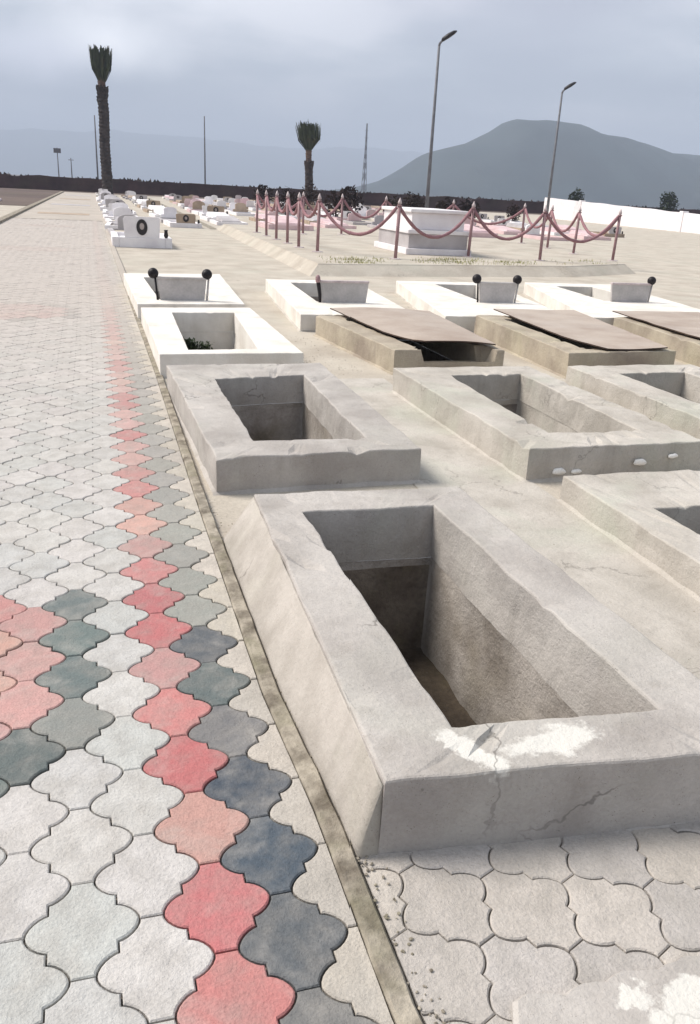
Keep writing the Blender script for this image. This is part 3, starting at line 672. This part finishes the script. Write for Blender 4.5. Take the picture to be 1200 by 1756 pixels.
# ------------------------------------------------------------------ far graves
def far_grave_proto(kind, mat, stone):
    t = empty('marble_grave', (0, 0, -50))
    mb = MB(); mb.box(-.62, -.48, -1.1, 1.1, 0, .22, .01).box(.48, .62, -1.1, 1.1, 0, .22, .01).box(-.478, .478, -1.1, -.96, 0, .218, .01).box(-.478, .478, .96, 1.1, 0, .218, .01)
    mb.build('kerb_frame', M[mat], t)
    MB().box(-.475, .475, -.955, .955, 0, .14, .01).build('grave_bed', M['screed' if kind % 2 else mat], t)
    if kind == 0:    # wide plaque with oval portrait
        MB().prism([(-.36, .22), (.36, .22), (.38, .60), (.34, .66), (-.34, .66), (-.38, .60)], -1.09, -1.02).build('headstone', M[stone], t)
    elif kind == 1:  # arched stone
        MB().prism([(-.32, .22), (.32, .22), (.32, .65)]+[(.32*math.cos(a), .65+.26*math.sin(a)) for a in [i*math.pi/10 for i in range(1, 10)]]+[(-.32, .65)], .98, 1.09).build('headstone', M[stone], t)
    elif kind == 2:  # shouldered stone with thick foot
        mb = MB(); mb.prism([(-.40, .22), (.40, .22), (.40, .42), (.28, .46), (.28, .86), (.14, .98), (-.14, .98), (-.28, .86), (-.28, .46), (-.40, .42)], .97, 1.09); mb.build('headstone', M[stone], t)
    elif kind == 3:  # low sloping slab
        mb = MB(); mb.add([(-.4, -.9, .223), (.4, -.9, .223), (.4, .9, .223), (-.4, .9, .223), (-.36, -.86, .30), (.36, -.86, .30), (.36, .86, .52), (-.36, .86, .52)],
                          [(3, 2, 1, 0), (4, 5, 6, 7), (0, 1, 5, 4), (1, 2, 6, 5), (2, 3, 7, 6), (3, 0, 4, 7)]); mb.build('headstone', M[stone], t)
    if kind == 0 or stone == 'marble_grey' and kind == 1:
        y = {0: -1.092, 1: .978, 2: .968}[kind]; cz = {0: .44, 1: .66, 2: .70}[kind]; rx, rz_ = (.115, .17) if kind == 0 else (.10, .15)
        ov = lambda r1, r2, n=20: [(r1*math.cos(2*math.pi*i/n), cz+r2*math.sin(2*math.pi*i/n)) for i in range(n)]
        p = MB(); p.prism(ov(rx, rz_), y-.012, y); po = p.build('portrait', M['portrait_dark'], t)
        p = MB(); p.prism([(x_*.42+.0, (z_-cz)*.42+cz+.02) for x_, z_ in ov(rx, rz_)], y-.018, y-.0125); p.build('portrait_face', M['portrait_skin'], po)
    if kind == 0:
        MB().tube([(.50, -1.03, .22), (.50, -1.03, .27), (.50, -1.03, .36), (.50, -1.03, .40)], [.03, .05, .035, .045], 10).build('vase', M['portrait_dark'], t, True)
    return t
PROT = {}
def far_grave(kind, mat, stone, x, y, label, sc=1.0, rz=0):
    key = (kind, mat, stone)
    if key not in PROT: PROT[key] = far_grave_proto(*key); o = PROT[key]
    else: o = copy_tree(PROT[key])
    o.location = (x, y, 0 if not (4.1 < x < 15 and 16 < y < 31.5) else PZ); o.rotation_euler = (0, 0, rz); o.scale = (sc, 1, sc*(.95 if kind == 0 and y < 25 else .78 if kind == 0 else .58))
    tag(o, label, 'grave', 'finished graves in the distance'); return o
KN = ['portrait plaque', 'arched headstone', 'shouldered headstone', 'low sloping slab']
CN = {'marble': 'white', 'marble_pink': 'pinkish', 'marble_grey': 'grey', 'stone_tan': 'tan', 'whitewash': 'whitewashed'}
rg = random.Random(21)
plants = []
def shrub(x, y, z, r, h, seed, label, group, name='grave_shrub', parent=None):
    r_ = random.Random(seed); mb = MB()
    for _ in range(260):
        d = Vector((r_.gauss(0, 1), r_.gauss(0, 1), r_.gauss(0, 1))).normalized()*(r_.random()**.45)
        p = Vector((d.x*r, d.y*r, h*.55+d.z*h*.45)); a = Vector((r_.gauss(0, 1), r_.gauss(0, 1), r_.gauss(0, .6))).normalized(); b = a.cross(Vector((r_.random(), r_.random(), 1))).normalized()
        s = r*.22*r_.uniform(.6, 1.3); mb.add([p-a*s, p+b*s*.5, p+a*s, p-b*s*.5], [(0, 1, 2, 3)])
    mb.tube([(0, 0, 0), (0, 0, h*.5)], [r*.10, r*.05], 5)
    o = mb.build(name, M['scrub' if y > 44 and x > 8 else 'leaf'], loc=(x, y, z)); tag(o, label, 'shrub', group); return o
# row beside the path
far_grave(0, 'marble', 'marble', 1.0, 22.5, 'white grave with large portrait plaque, nearest finished grave beside the path', 1.12)
y = 26.3; i = 0
while y < 92:
    k = rg.choice([0, 1, 1, 2, 3]); c = rg.choice(['marble', 'marble', 'whitewash', 'marble_grey']); st = rg.choice(['marble', 'marble', 'marble_grey'])
    far_grave(k, c, st, .95+rg.uniform(-.12, .12)-(y-26)*.004, y, '%s grave with %s, %s past the large portrait plaque in the path-side row' % (CN[c], KN[k], ordw[i]), rg.uniform(.95, 1.15), R(rg.uniform(-3, 3)))
    if rg.random() < .6 and i < 12: plants.append((.95+rg.uniform(-.3, .3), y-1.0, .22, rg.uniform(.10, .2), rg.uniform(.25, .45), 'dark green shrub on the %s grave past the large portrait plaque' % ordw[i]))
    y += rg.uniform(3.1, 3.8); i += 1
def row(rx, ya, yb, rowname, pinks=0.0, tan=.15, gapp=.0, skew=0.03):
    y = ya; i = 0
    while y < yb and i < 20:
        if rg.random() > gapp:
            k = rg.choice([0, 1, 2, 3, 3]); q = rg.random(); c = 'marble_pink' if q < pinks else ('stone_tan' if q < pinks+tan else rg.choice(['marble', 'whitewash', 'marble_grey', 'marble']))
            st = rg.choice(['marble', 'marble_pink' if pinks else 'marble', 'marble_grey', 'stone_tan'])
            far_grave(k, c, st, rx+rg.uniform(-.12, .12)+(y-ya)*skew, y, '%s grave with %s, %s place from the front, %s' % (CN[c], KN[k], ordw[i], rowname), rg.uniform(.9, 1.15), R(rg.uniform(-4, 4)))
        y += rg.uniform(3.2, 4.0); i += 1
row(3.0, 33, 90, 'second row from the path', skew=.0)
row(5.2, 36, 90, 'third row from the path', .1, .3, .1)
row(7.4, 37, 90, 'fourth row from the path', .1, .3, .1)
row(9.8, 37, 90, 'fifth row from the path', .25, .2, .1)
row(12.4, 35, 90, 'sixth row from the path', .25, .2, .1)
row(15.4, 35, 90, 'seventh row from the path', .4, .15, .1)
row(18.4, 34, 88, 'eighth row from the path', .5, .1, .1)
row(21.6, 36, 86, 'ninth row from the path', .5, .1, .1)
row(25.0, 40, 86, 'tenth row from the path', .5, .1, .1)
for j, (x, y, z, r_, h_, lb) in enumerate(plants): shrub(x, y, z, r_, h_, 50+j, lb, 'shrubs on the path-side graves')
for q, (x_, y_, k_, w_) in enumerate([(6.2, 29.9, 3, 'left'), (11.0, 29.4, 1, 'centre'), (12.9, 29.8, 3, 'right')]):
    far_grave(k_, 'marble_pink', 'marble_pink', x_, y_, 'pinkish grave with %s at the back of the barrier platform, %s of three' % (KN[k_], w_), 1.25)
# graves left of the path
for j, y in enumerate((40, 47, 55)):
    far_grave(rg.choice([1, 2, 3]), 'marble', 'marble', -4.9-.02*y, y, 'white grave left of the path, %s from the front' % ordw[j], 1.0)
strip(lambda y: -8-y*.2, lambda y: kerb_x(y)-3.2-.3, [48, 60, 80, 96], .012, M['earth_far'], 'soil_patch')
kerb('path_edging', -3.40, -3.16, .09, -1, 96, .8, M['kerb'])

# shrubs and wreaths between the far graves behind the barrier
SP = [(9.6, 46, 2.0), (11.0, 50, 1.7), (12.6, 47, 1.9), (14.2, 50, 2.2), (16.4, 49, 1.8), (18.4, 51, 2.1), (20.2, 50, 1.8), (22.6, 52, 1.7), (25.2, 51, 1.6), (13.2, 56, 2.3), (22.0, 60, 1.9), (10.9, 60, 2.0)]
for j, (x, y, h_) in enumerate(SP):
    shrub(x, y, 0, .50+.09*(j % 4), h_*.82, 90+j, 'dark rounded shrub among the far graves, %s from the left' % ordw[sorted(range(len(SP)), key=lambda q: SP[q][0]/SP[q][1]).index(j)], 'shrubs among the far graves')

# ------------------------------------------------------------------ white boundary wall at right
def block_wall(name, a, b, h, th, mat, label, seg=14, cap=None, piers=0, var=0.03, h2=None):
    a, b = V2(a), V2(b); d = (b-a); ln = d.length; ang = math.atan2(d.y, d.x); t = empty(name, (a.x, a.y, 0), ang)
    n = max(2, int(ln/ (ln/seg))); xs = [ln*i/n for i in range(n+1)]; V = []; Fc = []
    for i, x in enumerate(xs):
        z = lerp(h, h2 or h, i/n)+var*noise.noise(Vector((x*.35, 1, seg)))*2
        V += [(x, -th/2, -.1), (x, -th/2, z), (x, th/2, z), (x, th/2, -.1)]
    for i in range(n):
        for j in range(3): Fc.append((i*4+j+4, i*4+j+5, i*4+j+1, i*4+j)[::-1])
    Fc += [(0, 1, 2, 3), tuple(n*4+j for j in (3, 2, 1, 0))]
    mesh('wall_face', V, Fc, mat, t)
    if piers:
        for i in range(piers):
            x = ln*(i+.5)/piers; MB().box(x-.25, x+.25, -th/2-.06, th/2+.06, -.05, lerp(h, h2 or h, (i+.5)/piers)+.10, .02).build('pier', mat, t)
    if cap: 
        MB().box(-.1, ln+.1, -th/2-.05, th/2+.05, h+.01, h+.09, .01).build('coping', cap, t)
    tag(t, label, 'wall'); return t
block_wall('boundary_wall', (42.4, 79), (37.9, 44), 1.88, .3, M['marble'], 'long low white wall at the right behind the barrier', 40, None, 2, .03, h2=1.05)
# dark wall across the far side and scrub along it
block_wall('perimeter_wall', (-70, 106), (135, 106), 1.45, .5, M['wall_dark'], 'long dark brown wall across the far end of the cemetery', 160, None, 0, .16)
def scrub():
    r_ = random.Random(31); mb = MB()
    for _ in range(5200):
        x = r_.uniform(-65, 120); f = .5+.9*noise.noise(Vector((x*.11, 0, 0))); f = max(.1, f)
        y = 108+abs(r_.gauss(0, 2.2)); h_ = r_.uniform(.5, 1.3)*(.88+.22*f); a = r_.uniform(0, 3.14); w = r_.uniform(.12, .35)
        p = Vector((x, y, h_)); s = Vector((math.cos(a), math.sin(a), r_.uniform(-.4, .4)))*w; u = Vector((r_.uniform(-.5, .5), r_.uniform(-.5, .5), 1)).normalized()*w*1.4
        mb.add([p-s, p-u, p+s, p+u], [(0, 1, 2, 3)])
    o = mb.build('scrub', M['scrub']); tag(o, 'dark dry scrub growing behind the far perimeter wall', 'scrub', kind='stuff')
scrub()
def bush(name, x, y, r, h, seed, label):
    t = empty(name, (x, y, 0)); r_ = random.Random(seed); mb = MB()
    for _ in range(700):
        d = Vector((r_.gauss(0, 1), r_.gauss(0, 1), r_.gauss(0, 1))).normalized()*(r_.random()**.4); d *= 1+.3*noise.noise(d*2+Vector((seed, 0, 0)))
        p = Vector((d.x*r, d.y*r, h*.60+d.z*h*.40)); a = Vector((r_.gauss(0, 1), r_.gauss(0, 1), r_.gauss(0, .6))).normalized(); b = a.cross(Vector((r_.random(), r_.random(), 1))).normalized()
        s = r*.16*r_.uniform(.6, 1.3); mb.add([p-a*s, p+b*s*.5, p+a*s, p-b*s*.5], [(0, 1, 2, 3)])
    mb.build('crown', M['leaf'], t); MB().tube([(0, 0, 0), (.05, 0, h*.3), (0, 0, h*.6)], [.14, .1, .05], 7).build('trunk', M['bark'], t, True)
    tag(t, label, 'tree', 'small trees by the far wall')
bush('small_tree', 60.2, 104, 1.0, 3.3, 1, 'small dark tree by the far wall, left one below the hill')
bush('small_tree', 74.2, 104, 1.25, 3.7, 2, 'small dark tree by the far wall at the far right')

# ------------------------------------------------------------------ palms
def palm(x, y, h, r, husk0, crown_h, crown_w, seed, label, lean=0.0):
    t = empty('palm_tree', (x, y, 0)); r_ = random.Random(seed); n = 60
    def tr(z0, z1, r0, r1, name, mat, n):
        pts = []; rad = []
        for i in range(n+1):
            f = i/n; z = lerp(z0, z1, f); pts.append((lean*(z/h)**2+.03*math.sin(z*1.1), .03*math.cos(z*.9), z)); rad.append(lerp(r0, r1, f)*(1+.10*(i % 2))*(1+.12*noise.noise(Vector((0, 0, z*.9+seed)))))
        MB().tube(pts, rad, 14, jit=.14).build(name, mat, t)
    tr(0, husk0, r*1.0, r*.92, 'trunk', M['bark'], n)
    # stubs of cut leaf bases under the collar
    mb = MB()
    for _ in range(70):
        a = r_.uniform(0, 6.28); z = husk0-abs(r_.gauss(0, husk0*.04)); d = Vector((math.cos(a), math.sin(a), 0))
        mb.tube([d*r*.8+Vector((lean*(z/h)**2, 0, z-.15)), d*r*1.12+Vector((lean*(z/h)**2, 0, z+.22))], [.09, .05], 5)
    mb.build('leaf_base', M['bark'], t)
    tr(husk0, h-crown_h*.75, r*.72, r*.62, 'upper_trunk', M['husk'], 20)
    # tied-up fronds: a brush of blades
    mb = MB(); zc = h-crown_h*.85; cx = lean*(zc/h)**2
    for _ in range(230):
        a = r_.uniform(0, 6.28); q = r_.random()**.6; out = q*crown_w*.5*(1+.2*noise.noise(Vector((math.cos(a)*2, math.sin(a)*2, seed)))); hh = crown_h*(1.0-.16*r_.random())*.85
        d = Vector((math.cos(a), math.sin(a), 0)); b0 = Vector((cx, 0, zc-r_.uniform(0, crown_h*.2)))+d*r*.75; m1 = b0+d*out*.85+Vector((0, 0, hh*.45)); tp = b0+d*out+Vector((0, 0, hh))
        tp += Vector((lean*.6, 0, 0)); s = Vector((-d.y, d.x, 0))*r_.uniform(.05, .10)
        mb.add([b0-s*.4, b0+s*.4, m1+s, m1-s], [(0, 1, 2, 3)]); mb.add([m1-s, m1+s, tp+s*.5, tp-s*.5], [(0, 1, 2, 3)])
        for w in range(5):
            c = m1.lerp(tp, r_.uniform(.2, 1)); e_ = (d*r_.uniform(-.1, .6)+Vector((r_.uniform(-.5, .5), r_.uniform(-.5, .5), r_.uniform(.5, 1.2)))).normalized()*r_.uniform(.15, .32)
            mb.add([c-s*.25, c+s*.25, c+e_], [(0, 1, 2)])
    mb.build('crown', M['frond'], t)
    tag(t, label, 'palm tree', 'palm trees by the far wall')
palm(1.10, 92, 13.2, .50, 9.6, 3.0, 1.45, 3, 'tall dark palm with tied-up fronds at the end of the path')
palm(20.2, 86, 7.6, .40, 3.9, 2.5, 2.0, 8, 'short palm with bushy green fronds behind the rope barrier', -.25)

# ------------------------------------------------------------------ street lamps and poles
def lamp(x, y, h, head, label, rz=0, r0=.13):
    t = empty('street_lamp', (x, y, 0), rz)
    MB().box(-.22, .22, -.22, .22, -.05, .12, .02).build('footing', M['concrete'], t)
    MB().tube([(0, 0, .121), (0, 0, h)], [r0, r0*.62], 12).build('pole', M['pole'], t, True)
    MB().tube([(0, 0, h-.05), (.04, 0, h+.10), (.14, 0, h+.22), (.24, 0, h+.29)], [.085, .08, .075, .07], 10).build('arm', M['pole'], t, True)
    mb = MB(); L_ = head; Mx = Matrix.Translation((.16, 0, h+.24)) @ Matrix.Rotation(R(-33), 4, 'Y')
    secs = [(0, .13, .09), (.10, .24, .17), (L_*.5, .31, .20), (L_*.85, .27, .15), (L_, .12, .06)]; V = []; n = 10
    for sx, w, hh in secs:
        for j in range(n): a = 2*math.pi*j/n; V.append(Mx @ Vector((sx, w*math.cos(a), hh*math.sin(a) if math.sin(a) > 0 else hh*.45*math.sin(a))))
    Fc = [(i*n+j, i*n+(j+1) % n, (i+1)*n+(j+1) % n, (i+1)*n+j) for i in range(len(secs)-1) for j in range(n)]+[tuple(range(n))[::-1], tuple((len(secs)-1)*n+j for j in range(n))]
    mb.add(V, Fc).build('lamp_head', M['black'], t, True)
    tag(t, label, 'street lamp', 'street lamps')
lamp(22.0, 58, 10.70, 1.1, 'tall grey street lamp rising behind the rope barrier', R(-17))
lamp(38.9, 72, 10.30, 1.1, 'more distant street lamp standing against the flat-topped hill', R(-17))
def upole(x, y, h, r, label, box=None, cross=False):
    t = empty('utility_pole', (x, y, 0)); MB().tube([(0, 0, -.1), (0, 0, h*.5), (0, 0, h)], [r, r*.85, r*.6], 8).build('pole', M['wood_pole'], t, True)
    if cross: MB().box(-.6, .6, -.06, .06, h-.5, h-.38, .01).build('crossarm', M['wood_pole'], t)
    if box: MB().box(-box, box, -.25, .25, h-1.1, h-.1, .03).build('transformer_box', M['wood_pole'], t)
    tag(t, label, 'utility pole', 'utility poles beyond the far wall')
upole(25.7, 220, 16.5, .20, 'thin grey pole standing alone between the two palms')
upole(.6, 220, 15.0, .20, 'thin grey pole just left of the tall palm')
upole(-8.1, 220, 7.6, .14, 'short pole carrying a box, far left', .8)
upole(-5.2, 220, 5.6, .14, 'short thin pole between the boxed pole and the tall palm', None, True)
def pylon(x, y, h):
    t = empty('pylon', (x, y, 0), R(20)); mb = MB(); w = 1.1
    for sx, sy in ((-1, -1), (1, -1), (1, 1), (-1, 1)): mb.tube([(sx*w, sy*w, 0), (sx*w*.35, sy*w*.35, h*.6), (sx*.15, sy*.15, h)], .17, 5)
    lv = [0, .18, .34, .48, .6, .72, .84, .95]
    wd = lambda f: lerp(w, w*.35, f/.6) if f < .6 else lerp(w*.35, .15, (f-.6)/.4)
    for a, b in zip(lv, lv[1:]):
        for k in range(4):
            c = [(-1, -1), (1, -1), (1, 1), (-1, 1)]; p, q = c[k], c[(k+1) % 4]
            mb.tube([(p[0]*wd(a), p[1]*wd(a), a*h), (q[0]*wd(b), q[1]*wd(b), b*h)], .09, 4); mb.tube([(q[0]*wd(a), q[1]*wd(a), a*h), (p[0]*wd(b), p[1]*wd(b), b*h)], .09, 4)
    mb.build('lattice', M['wood_pole'], t)
    for f, l in ((.80, 1.5), (.90, 1.2)): MB().tube([(-l, 0, h*f+.2), (0, 0, h*f), (l, 0, h*f+.2)], [.05, .1, .05], 5).build('crossarm', M['wood_pole'], t)
    tag(t, 'hazy lattice pylon between the short palm and the street lamp', 'pylon')
pylon(149.7, 500, 38)

# ------------------------------------------------------------------ hills
def ridge(name, prof, ydist, depth, seed, nx=150, ny=26, rough=.08):
    xs0, xs1 = prof[0][0], prof[-1][0]; V = []; Fc = []
    def h(x):
        for (a, ha), (b, hb) in zip(prof, prof[1:]):
            if x <= b: f = (x-a)/(b-a); return lerp(ha, hb, f)
        return prof[-1][1]
    for i in range(nx+1):
        x = lerp(xs0, xs1, i/nx); H = h(x)
        for j in range(ny+1):
            v = j/ny*2-1; pr = (1-abs(v)**1.5); y = ydist+v*depth
            k = noise.fractal(Vector((x*.006, y*.006, seed)), 1.0, 2.0, 5); gl = abs(noise.noise(Vector((x*.02, seed, y*.004))))
            z = H*pr*(1+rough*k*(1-pr*.6))-H*.10*gl*pr*(1-pr)*4; 
            if j in (0, ny): z = -.9
            V.append((x, y, max(z, -.9)))
    for i in range(nx):
        for j in range(ny): Fc.append((i*(ny+1)+j, (i+1)*(ny+1)+j, (i+1)*(ny+1)+j+1, i*(ny+1)+j+1))
    o = mesh(name, V, Fc, M['hill'], smooth=True); o['kind'] = 'structure'
ridge('hill', [(290, 0), (330, 9), (370, 26), (399.7, 52.2), (448.0, 64.8), (483.0, 83.0), (498.4, 93.5), (508.9, 96.3), (532.0, 97.8), (553.0, 99.8), (590.8, 97.8), (603.4, 90.8), (630.0, 86.5), (656.6, 85.1), (693.0, 78.1), (730.8, 69.8), (785.4, 71.1), (875.0, 63.4), (980.0, 35.4), (1085.0, 14.4), (1155.0, 0)], 1050, 230, 4)
ridge('hills', [(-3400, 38.0), (-2000, 114.0), (-1100, 161.5), (-440, 190.0), (100, 212.79999999999998), (540, 212.79999999999998), (920, 186.2), (1240, 212.79999999999998), (1540, 212.79999999999998), (2000, 190.0), (2700, 152.0)], 4500, 450, 11, nx=220, rough=.15)

# ------------------------------------------------------------------ haze
hz = MB().box(-5500, 5500, -5500, 5500, -1.0, 290).build('haze', None); tag(hz, 'thin pale haze over the plain', 'haze', kind='stuff')
mt = bpy.data.materials.new('haze'); mt.use_nodes = True; N = mt.node_tree.nodes; N.clear()
ou = N.new('ShaderNodeOutputMaterial'); pv = N.new('ShaderNodeVolumePrincipled'); pv.inputs['Density'].default_value = .00055
pv.inputs['Color'].default_value = (.72, .82, 1.0, 1); pv.inputs['Anisotropy'].default_value = 0.0
mt.node_tree.links.new(pv.outputs[0], ou.inputs['Volume']); hz.data.materials.append(mt)
